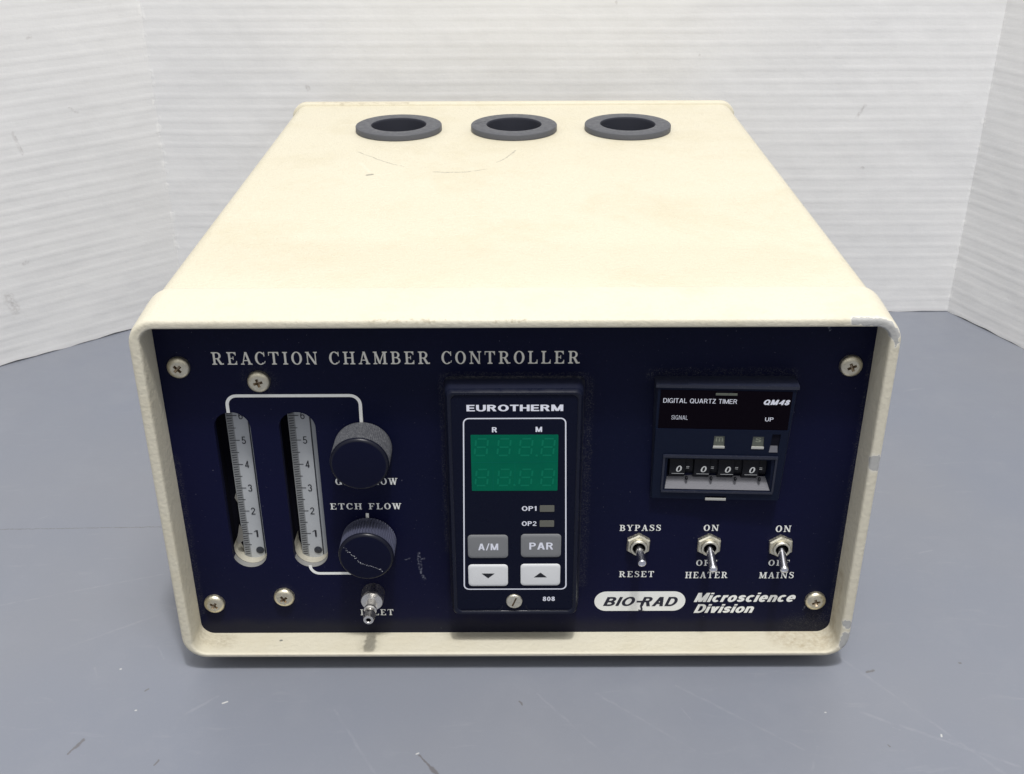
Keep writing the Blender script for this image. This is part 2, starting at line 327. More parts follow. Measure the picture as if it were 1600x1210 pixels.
# ------------------------------------------------------------------ lettering
ST, HR, TK = 0.19, 0.10, 0.085
class Polys:                     # overlapping strokes of a letter lie a few microns apart
    def __init__(s): s.q = []; s.l = 0
    def append(s, p, new=True):
        if new: s.l += 1
        s.q.append((s.l, p))
def serif_glyph(ch):
    P = Polys()
    def rect(x0, y0, x1, y1): P.append([(x0, y0), (x1, y0), (x1, y1), (x0, y1)])
    def foot(x, y, w=ST, e=0.105, upw=True):
        a, b = (y, y+TK) if upw else (y-TK, y)
        rect(x-w/2-e, a, x+w/2+e, b)
        s = 1 if upw else -1
        yb = y+TK*s
        P.append([(x-w/2-e*.6, yb), (x-w/2, yb), (x-w/2, yb+s*.06)]); P.append([(x+w/2+e*.6, yb), (x+w/2, yb), (x+w/2, yb+s*.06)])
    def stem(x, w=ST, b=True, t=True, y0=0, y1=1):
        rect(x-w/2, y0, x+w/2, y1)
        if b: foot(x, 0, w)
        if t: foot(x, 1, w, upw=False)
    def diag(xa, ya, xb, yb, w): P.append([(xa-w/2, ya), (xa+w/2, ya), (xb+w/2, yb), (xb-w/2, yb)])
    def arc(cx, cy, rx, ry, a0, a1, th, tv, n=20):
        for k in range(n):
            t0 = math.radians(a0+(a1-a0)*k/n); t1 = math.radians(a0+(a1-a0)*(k+1)/n)
            P.append([(cx+rx*math.cos(t0), cy+ry*math.sin(t0)), (cx+rx*math.cos(t1), cy+ry*math.sin(t1)),
                      (cx+(rx-th)*math.cos(t1), cy+(ry-tv)*math.sin(t1)), (cx+(rx-th)*math.cos(t0), cy+(ry-tv)*math.sin(t0))], k == 0)
    def armend(x, y, s, l=.27):      # vertical serif at the end of an arm
        P.append([(x-.02, y), (x+.045, y), (x+.045, y+s*l), (x-.01, y+s*l)]); P.append([(x-.02, y+s*.07), (x-.02, y+s*.2), (x-.16, y+s*.07)])
    w = .8
    if ch == 'I': stem(.25); w = .5
    elif ch == 'L': stem(.24); rect(.24, 0, .74, TK); armend(.72, 0, 1, .32); w = .82
    elif ch in 'EF':
        stem(.24); rect(.24, 1-TK, .72, 1); armend(.70, 1, -1); rect(.24, .48, .52, .48+HR*.8); rect(.5, .38, .55, .66); w = .82
        if ch == 'E': rect(.24, 0, .76, TK); armend(.74, 0, 1, .30); w = .86
    elif ch == 'T': stem(.43, t=False); rect(.06, 1-TK, .80, 1); armend(.76, 1, -1, .30); P.append([(.04, 1), (.105, 1), (.08, .7), (.04, .7)]); w = .86
    elif ch == 'H': stem(.24); stem(.76); rect(.3, .48, .7, .48+HR*.9); w = 1.0
    elif ch == 'M': stem(.2, HR); stem(.92, ST); diag(.22, 1, .54, .04, ST); diag(.86, 1, .52, .04, HR); w = 1.14
    elif ch == 'N': stem(.2, HR); stem(.80, HR, b=False); diag(.20, 1, .79, 0, ST*1.1); w = 1.0
    elif ch == 'A': diag(.43, 1, .17, 0, HR); diag(.45, 1, .73, 0, ST*1.08); rect(.26, .29, .62, .29+HR*.9); foot(.17, 0, HR, .1); foot(.73, 0, ST, .09); w = .92
    elif ch == 'W': diag(.17, 1, .38, 0, ST); diag(.38, 0, .58, 1, HR); diag(.58, 1, .79, 0, ST); diag(.80, 0, 1.0, 1, HR); foot(.17, 1, ST, .09, False); foot(.58, 1, ST, .05, False); foot(1.0, 1, HR, .1, False); w = 1.16
    elif ch == 'Y': diag(.19, 1, .45, .42, ST); diag(.74, 1, .47, .42, HR); stem(.45, t=False, y1=.46); foot(.19, 1, ST, .09, False); foot(.74, 1, HR, .11, False); w = .92
    elif ch == 'O': arc(.44, .5, .40, .52, 0, 360, ST*1.1, HR, 36); w = .88
    elif ch in 'CG':
        arc(.44, .5, .40, .52, 48, 312 if ch == 'C' else 330, ST*1.1, HR, 30); rect(.71, .64, .77, 1.0); P.append([(.71, .86), (.71, .7), (.62, .88)]); w = .86
        if ch == 'C': P.append([(.70, .12), (.75, .09), (.81, .27), (.76, .29)])
        else: rect(.64, .02, .64+ST, .42); foot(.72, .42+.0, ST, .09, False); w = .94
    elif ch == 'B': stem(.24); rect(.24, 1-HR, .45, 1); rect(.24, .48, .47, .48+HR); rect(.24, 0, .47, HR); arc(.44, .74, .29, .26, -90, 90, ST, HR, 14); arc(.46, .275, .33, .275, -90, 90, ST, HR, 14); w = .86
    elif ch in 'PR':
        stem(.24); rect(.24, 1-HR, .46, 1); rect(.24, .44, .46, .44+HR); arc(.45, .72, .31, .28, -90, 90, ST, HR, 16); w = .82
        if ch == 'R': P.append([(.42, .47), (.60, .47), (.80, .10), (.64, .02)]); P.append([(.64, .02), (.70, 0), (.93, .02), (.93, .12), (.88, .12), (.80, .10)]); w = .98
    elif ch == 'S':
        pts = [(.60, .80), (.54, .92), (.38, .98), (.22, .94), (.15, .80), (.2, .67), (.36, .57), (.52, .47), (.62, .36), (.62, .19), (.52, .07), (.36, .02), (.2, .07), (.12, .22)]
        wd = [.05, .07, .085, .12, .16, .18, .19, .19, .18, .16, .12, .085, .07, .05]
        for i in range(len(pts)-1):
            (a, b), (c, d) = pts[i], pts[i+1]
            def nrm(k):
                p, q = pts[max(k-1, 0)], pts[min(k+1, len(pts)-1)]; dx, dy = q[0]-p[0], q[1]-p[1]; l = math.hypot(dx, dy); return -dy/l, dx/l
            n0, n1 = nrm(i), nrm(i+1); w0, w1 = wd[i]/2, wd[i+1]/2
            P.append([(a+n0[0]*w0, b+n0[1]*w0), (c+n1[0]*w1, d+n1[1]*w1), (c-n1[0]*w1, d-n1[1]*w1), (a-n0[0]*w0, b-n0[1]*w0)], i == 0)
        rect(.59, .68, .65, 1.0); rect(.085, 0, .145, .33); w = .76
    return w, P

def serif_polys(text, track):
    out = []; x = 0
    for ch in text:
        if ch == ' ': x += .62; continue
        w, P = serif_glyph(ch)
        out += [(l, [(a+x, b) for a, b in p]) for l, p in P.q]; x += w+track
    return out

def sans_glyph(ch, t):
    P = Polys(); v = t*.86
    def rect(x0, y0, x1, y1): P.append([(x0, y0), (x1, y0), (x1, y1), (x0, y1)])
    def diag(xa, ya, xb, yb, w): P.append([(xa-w/2, ya), (xa+w/2, ya), (xb+w/2, yb), (xb-w/2, yb)])
    def arc(cx, cy, rx, ry, a0, a1, n=22):
        for k in range(n):
            t0 = math.radians(a0+(a1-a0)*k/n); t1 = math.radians(a0+(a1-a0)*(k+1)/n)
            P.append([(cx+rx*math.cos(t0), cy+ry*math.sin(t0)), (cx+rx*math.cos(t1), cy+ry*math.sin(t1)),
                      (cx+(rx-t)*math.cos(t1), cy+(ry-v)*math.sin(t1)), (cx+(rx-t)*math.cos(t0), cy+(ry-v)*math.sin(t0))], k == 0)
    def path(pts):
        for i in range(len(pts)-1):
            def nr(k):
                p, q = pts[max(k-1, 0)], pts[min(k+1, len(pts)-1)]; dx, dy = q[0]-p[0], q[1]-p[1]; l = math.hypot(dx, dy); return -dy/l*t/2, dx/l*v/2
            n0, n1 = nr(i), nr(i+1); a, b = pts[i]; c, d = pts[i+1]
            P.append([(a+n0[0], b+n0[1]), (c+n1[0], d+n1[1]), (c-n1[0], d-n1[1]), (a-n0[0], b-n0[1])], i == 0)
    def ess(w, h):
        x = lambda k: t/2+k*(w-t)
        y = lambda k: v/2+k*(h-v)
        path([(x(a), y(b)) for a, b in ((1.0, .76), (.93, .90), (.75, .985), (.5, 1.0), (.25, .985), (.08, .90), (.03, .77), (.09, .65), (.25, .575), (.5, .52), (.76, .455), (.94, .36), (1.0, .24), (.92, .10), (.75, .02), (.5, 0), (.25, .02), (.07, .10), (0.0, .25))])
    X = .73
    if ch == 'A': diag(.36, 1, t*.55, 0, t*1.1); diag(.40, 1, .76-t*.55, 0, t*1.1); rect(.2, .24, .56, .24+v); w = .76
    elif ch == 'B': rect(0, 0, t, 1); rect(t, 1-v, .38, 1); rect(t, .5-v/2, .40, .5+v/2); rect(t, 0, .40, v); arc(.37, .75-v/8, .27, .25+v/8, -90, 90); arc(.39, .25+v/8, .30, .25+v/8, -90, 90); w = .69
    elif ch == 'D': rect(0, 0, t, 1); rect(t, 1-v, .35, 1); rect(t, 0, .35, v); arc(.34, .5, .39, .5, -90, 90); w = .73
    elif ch == 'E': rect(0, 0, t, 1); rect(t, 1-v, .60, 1); rect(t, .5-v/2, .56, .5+v/2); rect(t, 0, .62, v); w = .62
    elif ch == 'G': arc(.39, .5, .39, .52, 38, 325, 30); rect(.42, .40-v/2, .77, .40+v/2); rect(.77-t*.8, 0, .77, .40); w = .77
    elif ch == 'H': rect(0, 0, t, 1); rect(.72-t, 0, .72, 1); rect(t, .5-v/2, .72-t, .5+v/2); w = .72
    elif ch == 'I': rect(0, 0, t, 1); w = t
    elif ch == 'L': rect(0, 0, t, 1); rect(t, 0, .56, v); w = .56
    elif ch == 'M': rect(0, 0, t, 1); rect(.88-t, 0, .88, 1); diag(t*.62, 1, .44, .02, t*1.05); diag(.88-t*.62, 1, .44, .02, t*1.05); w = .88
    elif ch == 'N': rect(0, 0, t, 1); rect(.72-t, 0, .72, 1); diag(t*.6, 1, .72-t*.6, 0, t*1.15); w = .72
    elif ch in 'OQ':
        arc(.40, .5, .40, .52, 0, 360, 36); w = .80
        if ch == 'Q': diag(.46, .30, .76, -.04, t*1.1)
    elif ch in 'PR':
        rect(0, 0, t, 1); rect(t, 1-v, .38, 1); rect(t, .44, .38, .44+v); arc(.36, .72, .29, .28, -90, 90); w = .66
        if ch == 'R': diag(.40, .46, .70-t*.55, 0, t*1.1); w = .71
    elif ch == 'S': ess(.66, 1.0); w = .66
    elif ch == 'T': rect(0, 1-v, .64, 1); rect(.32-t/2, 0, .32+t/2, 1-v); w = .64
    elif ch == 'U': rect(0, .36, t, 1); rect(.72-t, .36, .72, 1); arc(.36, .36, .36, .38, 180, 360); w = .72
    elif ch == 'Z': rect(0, 1-v, .62, 1); rect(0, 0, .63, v); diag(.62-t*.75, 1-v, t*.75, v, t*1.35); w = .63
    elif ch == '/': diag(.36, 1.03, .06, -.03, t*.75); w = .42
    elif ch == '-': rect(0, .36, .3, .36+v); w = .3
    elif ch == '0': arc(.30, .5, .30, .51, 0, 360, 36); w = .60
    elif ch == '1': rect(.32-t, 0, .32, 1); P.append([(.32-t, 1), (.32-t, 1-v*1.2), (.02, .78-v*.5), (.02, .80)]); w = .36
    elif ch == '2': arc(.29, .70, .29, .31, -22, 170); P.append([(.56, .60), (.42, .60), (.0, v), (.02+t, v)]); rect(0, 0, .58, v); w = .60
    elif ch == '3': arc(.28, .73, .28, .28, -85, 165); arc(.28, .27, .30, .28, -165, 88); w = .60
    elif ch == '4': rect(.36, 0, .36+t, 1); P.append([(.36, 1), (.36+t*.3, .82), (t*.9, .22), (0, .26)]); rect(0, .22, .60, .22+v); w = .60
    elif ch == '5': rect(.08, 1-v, .54, 1); P.append([(.08, 1), (.08+t, 1), (.04+t, .46), (.04, .46)]); arc(.28, .31, .30, .32, -160, 135); w = .60
    elif ch == '6': arc(.30, .31, .30, .32, 0, 360, 30); arc(.34, .42, .34, .59, 70, 190); w = .62
    elif ch == '8': arc(.30, .75, .27, .26, 0, 360, 28); arc(.30, .27, .30, .28, 0, 360, 28); w = .60
    elif ch == 'i': rect(0, 0, t, .73); rect(0, .84, t, 1.0); w = t
    elif ch == 'c': arc(.31, .365, .31, .38, 45, 315); w = .58
    elif ch == 'o': arc(.32, .365, .32, .38, 0, 360, 30); w = .64
    elif ch == 'e': arc(.31, .365, .31, .38, 0, 318, 30); rect(t*.6, .365-v*.4, .615, .365+v*.4); w = .62
    elif ch == 's': ess(.54, .74); w = .54
    elif ch == 'r': rect(0, 0, t, .73); P.append([(t, .40), (t, .62), (.24, .745), (.40, .745), (.40, .745-v*1.2), (.26, .745-v*1.25)]); w = .40
    elif ch in 'nm':
        rect(0, 0, t, .73); arc(.30, .43, .30, .315, 0, 150); rect(.60-t, 0, .60, .44); w = .60
        if ch == 'm': arc(.90-t, .43, .30, .315, 0, 150); rect(1.2-2*t, 0, 1.2-t, .44); w = 1.2-t
    elif ch == 'v': diag(t*.55, .73, .30, 0, t*1.1); diag(.60-t*.55, .73, .30, 0, t*1.1); w = .60
    else: raise ValueError(ch)
    return w, P
def sans_polys(text, t, track, shear):
    out = []; x = 0
    for ch in text:
        if ch == ' ': x += .42; continue
        w, P = sans_glyph(ch, t)
        out += [(l, [(a+x+shear*b, b) for a, b in p]) for l, p in P.q]; x += w+track
    return out

def fit(vs, w, h, cx, cz, keep=None):
    xs = [p[0] for p in vs]; zs = [p[1] for p in vs]
    x0, x1, z0, z1 = min(xs), max(xs), min(zs), max(zs)
    sx = w/(x1-x0); sz = h/(z1-z0)
    return [((x-(x0+x1)/2)*sx+cx, (z-(z0+z1)/2)*sz+cz) for x, z in vs]

def text_polys(mb, ps, w, h, cx, cz, fn, mi):
    flat = fit([p for l, q in ps for p in q], w, h, cx, cz)
    k = 0
    for l, q in ps:
        pts = flat[k:k+len(q)]; k += len(q)
        a = sum(pts[j][0]*pts[(j+1) % len(pts)][1]-pts[(j+1) % len(pts)][0]*pts[j][1] for j in range(len(pts)))
        if a < 0: pts = pts[::-1]
        mb.add([fn(x, z, 0.03+0.004*l) for x, z in pts], [list(range(len(pts)))], mi)
def text_serif(mb, text, w, h, cx, cz, fn, track=0.12, mi=0):
    text_polys(mb, serif_polys(text, track), w, h, cx, cz, fn, mi)
def text_sans(mb, text, w, h, cx, cz, fn, t=0.15, shear=0.0, mi=0, track=0.13):
    text_polys(mb, sans_polys(text, t, track, shear), w, h, cx, cz, fn, mi)

PY = 12.6                                      # panel plane, behind the front edge
pf = lambda x, z, e=0: (x, PY-e, z)
DY = 9.1                                       # temperature controller face
ef = lambda x, z, e=0: (x, PY-DY+0.5-e, z)

def strip(mb, pts, wd, fn, e=0.05, mi=0):
    L = []
    for i, (x, z) in enumerate(pts):
        p, q = pts[max(i-1, 0)], pts[min(i+1, len(pts)-1)]
        dx, dz = q[0]-p[0], q[1]-p[1]; l = math.hypot(dx, dz) or 1; L.append((-dz/l*wd/2, dx/l*wd/2))
    vs = []
    for (x, z), (a, b) in zip(pts, L): vs += [fn(x+a, z+b, e), fn(x-a, z-b, e)]
    mb.add(vs, [(2*i, 2*i+2, 2*i+3, 2*i+1) for i in range(len(pts)-1)], mi)
def bend(cx, cz, r, a0, a1, n=8): return [(cx+r*math.cos(math.radians(a0+(a1-a0)*k/n)), cz+r*math.sin(math.radians(a0+(a1-a0)*k/n))) for k in range(n+1)]

# ------------------------------------------------------------------ setting: table and backdrop
M = Mat('grey_bench_laminate', (0.200, 0.217, 0.264), 0.42, spec=0.4)
M.mix(M.ramp(M.noise(0.006, 3), 0.35, 0.65, 0, 0.6), (0.228, 0.236, 0.264))
M.mix(M.ramp(M.noise(0.03, 5, .7), 0.5, 0.75, 0, 0.35), (0.245, 0.258, 0.298))
M.mix(M.ramp(M.noise(0.9, 3, .6), 0.55, 0.75, 0, 0.18), (0.265, 0.275, 0.31))
# faint wiping streaks
st = M.noise(0.03, 4, .65, M.warp(0.01, 30), (1.0, 7.0, 1.0))
M.mix(M.ramp(st, 0.62, 0.78, 0, 0.30), (0.30, 0.31, 0.345))
P1 = M.warp(0.25, 1.5); random.seed(11)
lt = [((125, -22, 0), (172, -48, 0), .9), ((120, 15, 0), (168, -55, 0), .8), ((30, -12, 0), (62, -40, 0), .7), ((8, -12, 0), (32, -44, 0), .6), ((-66, -20, 0), (-48, -50, 0), .7),
      ((-215, 40, 0), (-150, 62, 0), .6), ((-175, 15, 0), (-140, 38, 0), .7), ((60, -8, 0), (100, -40, 0), .7), ((175, 125, 0), (182, 124, 0), 1.4), ((154, 92, 0), (160, 91, 0), 1.4), ((-120, -22, 0), (-110, -13, 0), .8)]
for i in range(16):
    x = random.uniform(-260, 260); y = random.uniform(-60, 200)
    if abs(x) < 135 and y > -4: continue
    a = random.uniform(-1.2, 1.2); l = random.uniform(2, 12); lt.append(((x, y, 0), (x+l*math.cos(a), y+l*math.sin(a), 0), random.uniform(.35, .7)))
M.mix(M.math('MULTIPLY', M.segs(P1, lt), M.ramp(M.noise(0.15, 4), .42, .62, 0.02, .18)), (0.36, 0.37, 0.41))
dk = [((-155.5, -41, 0), (-153.5, -37, 0), .6), ((-154, -38, 0), (-152.5, -34.5, 0), 1.0), ((-33.5, -42, 0), (-29, -47.5, 0), .55), ((-29, -47.5, 0), (-25, -53, 0), 1.1), ((-26, -52, 0), (-22.5, -58, 0), 1.8), ((1.5, -16, 0), (2.4, -18, 0), .5), ((133, -1, 0), (136, 0, 0), .7), ((-262, 95, 0), (-128, 98, 0), .35),
      ((130, -38, 0), (130.5, -38.5, 0), .5), ((-138, -10, 0), (-137, -9, 0), .45), ((170, 4, 0), (170.5, 4, 0), .7), ((-124, -46, 0), (-123, -44, 0), .6)]
M.mix(M.math('MULTIPLY', M.segs(M.warp(0.5, 1.4), dk), 0.7), (0.115, 0.105, 0.105))
wh = [((-138.5, -20, 0), (-138.2, -20, 0), .45), ((-107.5, -16.5, 0), (-106, -15.7, 0), .5), ((-151, 2, 0), (-150.8, 2, 0), .5), ((112, -22, 0), (112.3, -22, 0), .4), ((150, -34, 0), (150.2, -33, 0), .4), ((-140, 120, 0), (-139, 120.5, 0), .4), ((-34.5, -41.5, 0), (-33.7, -41, 0), .35)]
M.mix(M.segs(M.warp(0.8, .3), wh), (0.52, 0.52, 0.52))
M.rough(M.noise(0.05, 4), 0.28, 0.42); M.bump(M.noise(0.6, 3), 0.05, 0.0003)
m_table = M.done()
mb = MB(); mb.box(-1100, 1100, -500, 800, -30, 0)
tb = mb.build('table_top', m_table, None, 0, zo=0); tb['kind'] = 'structure'; tb['label'] = 'grey blue laminate bench top with light scratches and scuffs'

def board_mat(name):
    M = Mat(name, (0.76, 0.76, 0.765), 0.62, spec=0.3)
    sp = M.N.new('ShaderNodeSeparateXYZ'); M.L.new(M.warp(0.02, 1.3), sp.inputs[0])
    sn = M.math('SINE', M.math('MULTIPLY', sp.outputs[2], 2*math.pi/7.4), 0)
    fl = M.ramp(M.noise(0.012, 3, stretch=(1, 1, 3)), 0.3, 0.7, 0.25, 1.0)
    M.mix(M.ramp(M.noise(0.008, 4), .4, .7, 0, .5), (0.735, 0.74, 0.755))
    M.mix(M.ramp(M.noise(0.05, 4, .7), .66, .8, 0, .35), (0.64, 0.63, 0.60))
    M.mix(M.math('MULTIPLY', M.ramp(M.noise(0.16, 2), .765, .81), .3), (0.42, 0.40, 0.38))
    Pm = M.warp(0.4, 2.0)
    mk = [((211.9, 339, 128.5), (207.6, 339, 120.8), .9), ((215.5, 339, 89.7), (216, 339, 89.5), .9), ((-123.4, 339, 140.7), (-122.8, 339, 139), 1.2), ((-266.3, 295.6, 176.6), (-264.7, 297, 177), .9),
          ((-280.2, 283.9, 127), (-278, 285.7, 115.3), .9), ((-254.4, 305.7, 135.7), (-251.5, 308.2, 132.6), .8), ((-287.2, 278, 51.7), (-286, 279, 52), 1.2), ((-295, 271.4, 25), (-297, 269.8, 34), 2.5)]
    mk = [((a[0], a[1]+4.5, a[2]+ZO), (b[0], b[1]+4.5, b[2]+ZO), w*1.6) for a, b, w in mk]
    M.mix(M.math('MULTIPLY', M.math('MULTIPLY', M.segs(Pm, mk), M.ramp(M.noise(0.6, 3), .35, .65)), .36), (0.30, 0.27, 0.26))
    cz = M.segs(M.warp(0.3, 1.5), [((-216.2, 344, 0), (-216.2, 344, 460), 2.6), ((285.5, 343.6, 0), (285.5, 343.6, 460), 2.6)])
    dots = M.math('MULTIPLY', cz, M.ramp(M.noise(0.14, 3), .52, .62))
    M.mix(M.math('MULTIPLY', dots, .8), (0.82, 0.82, 0.82))
    M.bump(dots, 0.25, 0.0004)
    M.bump(M.noise(0.012, 3), 0.5, 0.006)
    M.bump(M.math('MULTIPLY', M.math('MAXIMUM', sn, -.1), fl), 0.27, 0.00036)
    M.bump(M.noise(0.05, 4), 0.25, 0.0015)
    M.bump(M.noise(0.9, 3, stretch=(.3, .3, 2)), 0.10, 0.0004)
    return M.done()
m_board = board_mat('white_corrugated_board')
m_board_edge = Mat('board_cut_edge', (0.72, 0.70, 0.67), 0.8).done()
board = empty('display_board', (0.034, 0.344, 0), 'white corrugated folding display board standing behind the instrument', 'display board')
bl, br = Vector((-216.2, 344.0)), Vector((285.5, 343.6))
lf = bl + (Vector((-307.5, 266.7))-bl).normalized()*330
rf = br + (Vector((312.1, 285.9))-br).normalized()*330
def panel(name, A, B, label=None, h=460):
    d = (B-A).normalized(); n = Vector((-d.y, d.x))      # away from the viewer
    if n.y < 0: n = -n
    N = 60; mb = MB(); rnd = random.Random(name+str(A.x)); ph = rnd.uniform(0, 6)
    loops = []
    for k in range(N+1):
        p = A.lerp(B, k/N); z0 = 0.55+0.3*math.sin(k*.55+ph)+0.25*math.sin(k*1.7+ph*2)
        bow = 1.2*math.sin(k/N*math.pi)*math.sin(ph)
        q = p + n*bow
        w = n*4.0
        loops.append([(q.x, q.y, z0), (q.x, q.y, h), (q.x+w.x, q.y+w.y, h), (q.x+w.x, q.y+w.y, z0)])
    mb.loft(loops, 0, True, True, 1)
    o = mb.build(name, [m_board, m_board_edge], board, 30, zo=0)
    o.location = -board.location
    for p in o.data.polygons:
        if abs(p.normal.z) > .7: p.material_index = 1
    if label: o['label'] = label
    return o
panel('board_panel', bl, br); panel('board_panel', lf, bl); panel('board_panel', br, rf)

# ------------------------------------------------------------------ the instrument
root = empty('laboratory_controller', (0, 0, 0), 'cream metal boxed laboratory controller with navy front panel standing on the grey bench', 'controller')

# case body with three holes for the grommets
GX = (-59.6, 0.2, 59.2); GYc = 246.5
mb = MB()
W, B0, H0 = 124.3, 0.3, 138.3
mb.loft([atY(rr(-W, W, B0, H0, 7.5, 10), y) for y in (24.0, 120, 210, 304.0)], 0, True, True)
case = mb.build('case', m_case, root, 30)
cut = MB()
for gx in GX:
    n = 48; lp = [(gx+15.6*math.cos(2*math.pi*i/n), GYc+15.6*math.sin(2*math.pi*i/n)) for i in range(n)]
    cut.loft([[(a, b, z) for a, b in lp] for z in (120, 145)], 0, True, True)
cutter = cut.build('cutter', m_case, None, 0)
md = case.modifiers.new('b', 'BOOLEAN'); md.operation = 'DIFFERENCE'; md.object = cutter; md.solver = 'EXACT'
bpy.context.view_layer.update()
me = bpy.data.meshes.new_from_object(case.evaluated_get(bpy.context.evaluated_depsgraph_get()))
case.modifiers.clear(); case.data = me; me.name = 'case'
bpy.data.objects.remove(cutter)
me.shade_smooth(); me.set_sharp_from_angle(angle=math.radians(30))

# front frame (cast collar)
W, ZB, H = 125.0, -0.25, 138.9          # the collar widens a little towards its rear edge
def fr(i, ib=None, it=None, r=9.0): return rr(-W+i, W-i, ZB+(i if ib is None else ib), H-(i if it is None else it), max(r-i, 1.5), 10)
mb = MB()
mb.loft([atY(fr(0.75), 26.5), atY(fr(0.3), 26.1), atY(fr(-0.5), 25.7), atY(fr(-0.95), 25.0), atY(fr(-1.0), 24.0), atY(fr(-.9), 20.0), atY(fr(-.1), 2.0), atY(fr(0.0), 1.5), atY(fr(0.12), 0.9), atY(fr(0.42), 0.35), atY(fr(0.95), 0.03),
         atY(fr(1.5), 0), atY(fr(3.0, 1.7, 2.6), 0), atY(fr(3.45, 1.95, 2.95), 0.12), atY(fr(3.75, 2.15, 3.25), 0.6), atY(fr(3.9, 2.0, 3.4), 1.6), atY(fr(4.0, 1.7, 3.5), 13.0)], 0)
frame = mb.build('front_frame', m_frame, root, 50)

# rear rim
mb = MB(); W, ZB, H = 125.5, -0.6, 139.75
mb.loft([atY(rr(-124, 124, .7, 138.0, 7.5, 10), 302.5), atY(rr(-W+.4, W-.4, ZB+.4, H-.4, 8, 10), 302.7), atY(rr(-W, W, ZB, H, 8, 10), 303.3), atY(rr(-W, W, ZB, H, 8, 10), 307.5), atY(rr(-W+.8, W-.8, .8, H-.8, 7.5, 10), 309)], 0, False, True)
mb.build('rear_rim', m_rim, root, 50)

# feet
for x in (-98, 98):
    for y in (32, 280):
        mb = MB(); n = 32
        mb.loft([[(x+r*math.cos(2*math.pi*i/n), y+r*math.sin(2*math.pi*i/n), z) for i in range(n)] for r, z in ((9, 0.6), (9, -5.5), (8.4, -6.6), (7.6, -7.0))], 0, True, True)
        mb.build('foot', m_foot, root, 40)

# grommets
for gx in GX:
    mb = MB(); n = 64
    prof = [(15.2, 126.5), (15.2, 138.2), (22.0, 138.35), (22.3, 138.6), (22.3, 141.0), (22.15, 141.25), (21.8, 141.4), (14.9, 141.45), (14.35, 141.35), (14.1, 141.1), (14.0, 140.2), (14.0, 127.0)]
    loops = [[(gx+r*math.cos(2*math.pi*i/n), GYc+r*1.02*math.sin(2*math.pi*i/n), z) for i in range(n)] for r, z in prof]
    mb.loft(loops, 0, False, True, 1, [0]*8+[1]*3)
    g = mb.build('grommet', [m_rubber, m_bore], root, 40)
    if gx == GX[1]:
        g['label'] = 'grey rubber ring with a fine cut across its left side'
        mb = MB(); mb.add([(gx-20.5, 247.6, 141.5), (gx-20.4, 247.3, 141.5), (gx-14.6, 250.7, 141.82), (gx-14.7, 251.0, 141.82)], [(0, 1, 2, 3)])
        mb.build('split_line', m_hole, g, 0)

# navy front panel with the two slots
SL = [(-98.6, 32.8, 98.6, 6.35), (-75.9, 32.8, 98.6, 6.35)]
slots = [rr(cx-r, cx+r, z0, z1, r*.98, 10) for cx, z0, z1, r in SL]
pout = rr(-121.3, 121.3, 1.15, 135.9, 5.2, 8)
mb = MB()
mb.plate(pout, slots, lambda a, b: (a, PY, b), 0)
mb.loft([atY(pout, PY), atY(pout, PY+2.6)], 0)
for sl in slots: mb.loft([atY(sl, PY), atY(sl, PY+2.6)], 1)
fpanel = mb.build('front_panel', [m_panel, m_edge], root, 30, recalc=False)
for p in fpanel.data.polygons:
    pass
bm = bmesh.new(); bm.from_mesh(fpanel.data)
for f in bm.faces:
    if len(f.verts) == 3 and f.normal.y > 0: f.normal_flip()
    if f.material_index == 1 and f.calc_center_median().z > (37.5+ZO)*S: f.material_index = 0
bm.to_mesh(fpanel.data); bm.free()

# panel lettering: each caption is a sub-part of the panel
def caption(text, w, h, cx, cz, mat=m_ink, track=0.13):
    mb = MB(); text_serif(mb, text, w, h, cx, cz, pf, track)
    return mb.build('lettering', mat, fpanel, 0, recalc=False)
ST, HR, TK = 0.16, 0.078, 0.075
mb = MB(); text_serif(mb, 'REACTION CHAMBER CONTROLLER', 124.4, 4.9, -40.15, 119.35, pf, 0.17)
mb.build('title_lettering', m_ink_title, fpanel, 0, recalc=False)
ST, HR, TK = 0.185, 0.095, 0.08
for a in (('BYPASS', 15.1, 2.75, 45.9, 49.9), ('RESET', 13.0, 2.85, 45.5, 29.0), ('ON', 5.5, 2.75, 71.9, 49.8), ('OFF', 7.7, 2.7, 71.4, 34.1), ('HEATER', 15.9, 2.9, 71.8, 28.5),
          ('ON', 5.6, 2.9, 98.4, 49.3), ('OFF', 7.8, 2.7, 98.4, 34.0), ('MAINS', 13.0, 2.95, 98.1, 28.3), ('INLET', 12.6, 2.8, -53.0, 11.4), ('GAS FLOW', 22.3, 2.9, -53.2, 70.3), ('ETCH FLOW', 25.8, 2.7, -54.1, 59.7)):
    caption(*a)

# white flow lines
mb = MB()
pts = [(-99.25, 98.4)] + bend(-95.75, 101.4, 3.5, 180, 90) + bend(-56.8, 101.4, 3.5, 90, 0) + [(-53.4, 93.0)]
pts = [(x, z+(0.15 if z > 101 else 0)) for x, z in pts]
strip(mb, pts, 1.15, pf)
mb.build('flow_line', m_ink, fpanel, 0, recalc=False); mb = MB()
strip(mb, [(-76.6, 33.6)] + bend(-73.2, 33.2, 3.4, 188, 270) + [(-58, 29.8)], 1.15, pf)
mb.build('flow_line', m_ink, fpanel, 0, recalc=False); mb = MB()
strip(mb, [(-53.8, 56.7), (-53.8, 54.0)], 1.1, pf)
mb.build('knob_mark', m_ink, fpanel, 0, recalc=False)

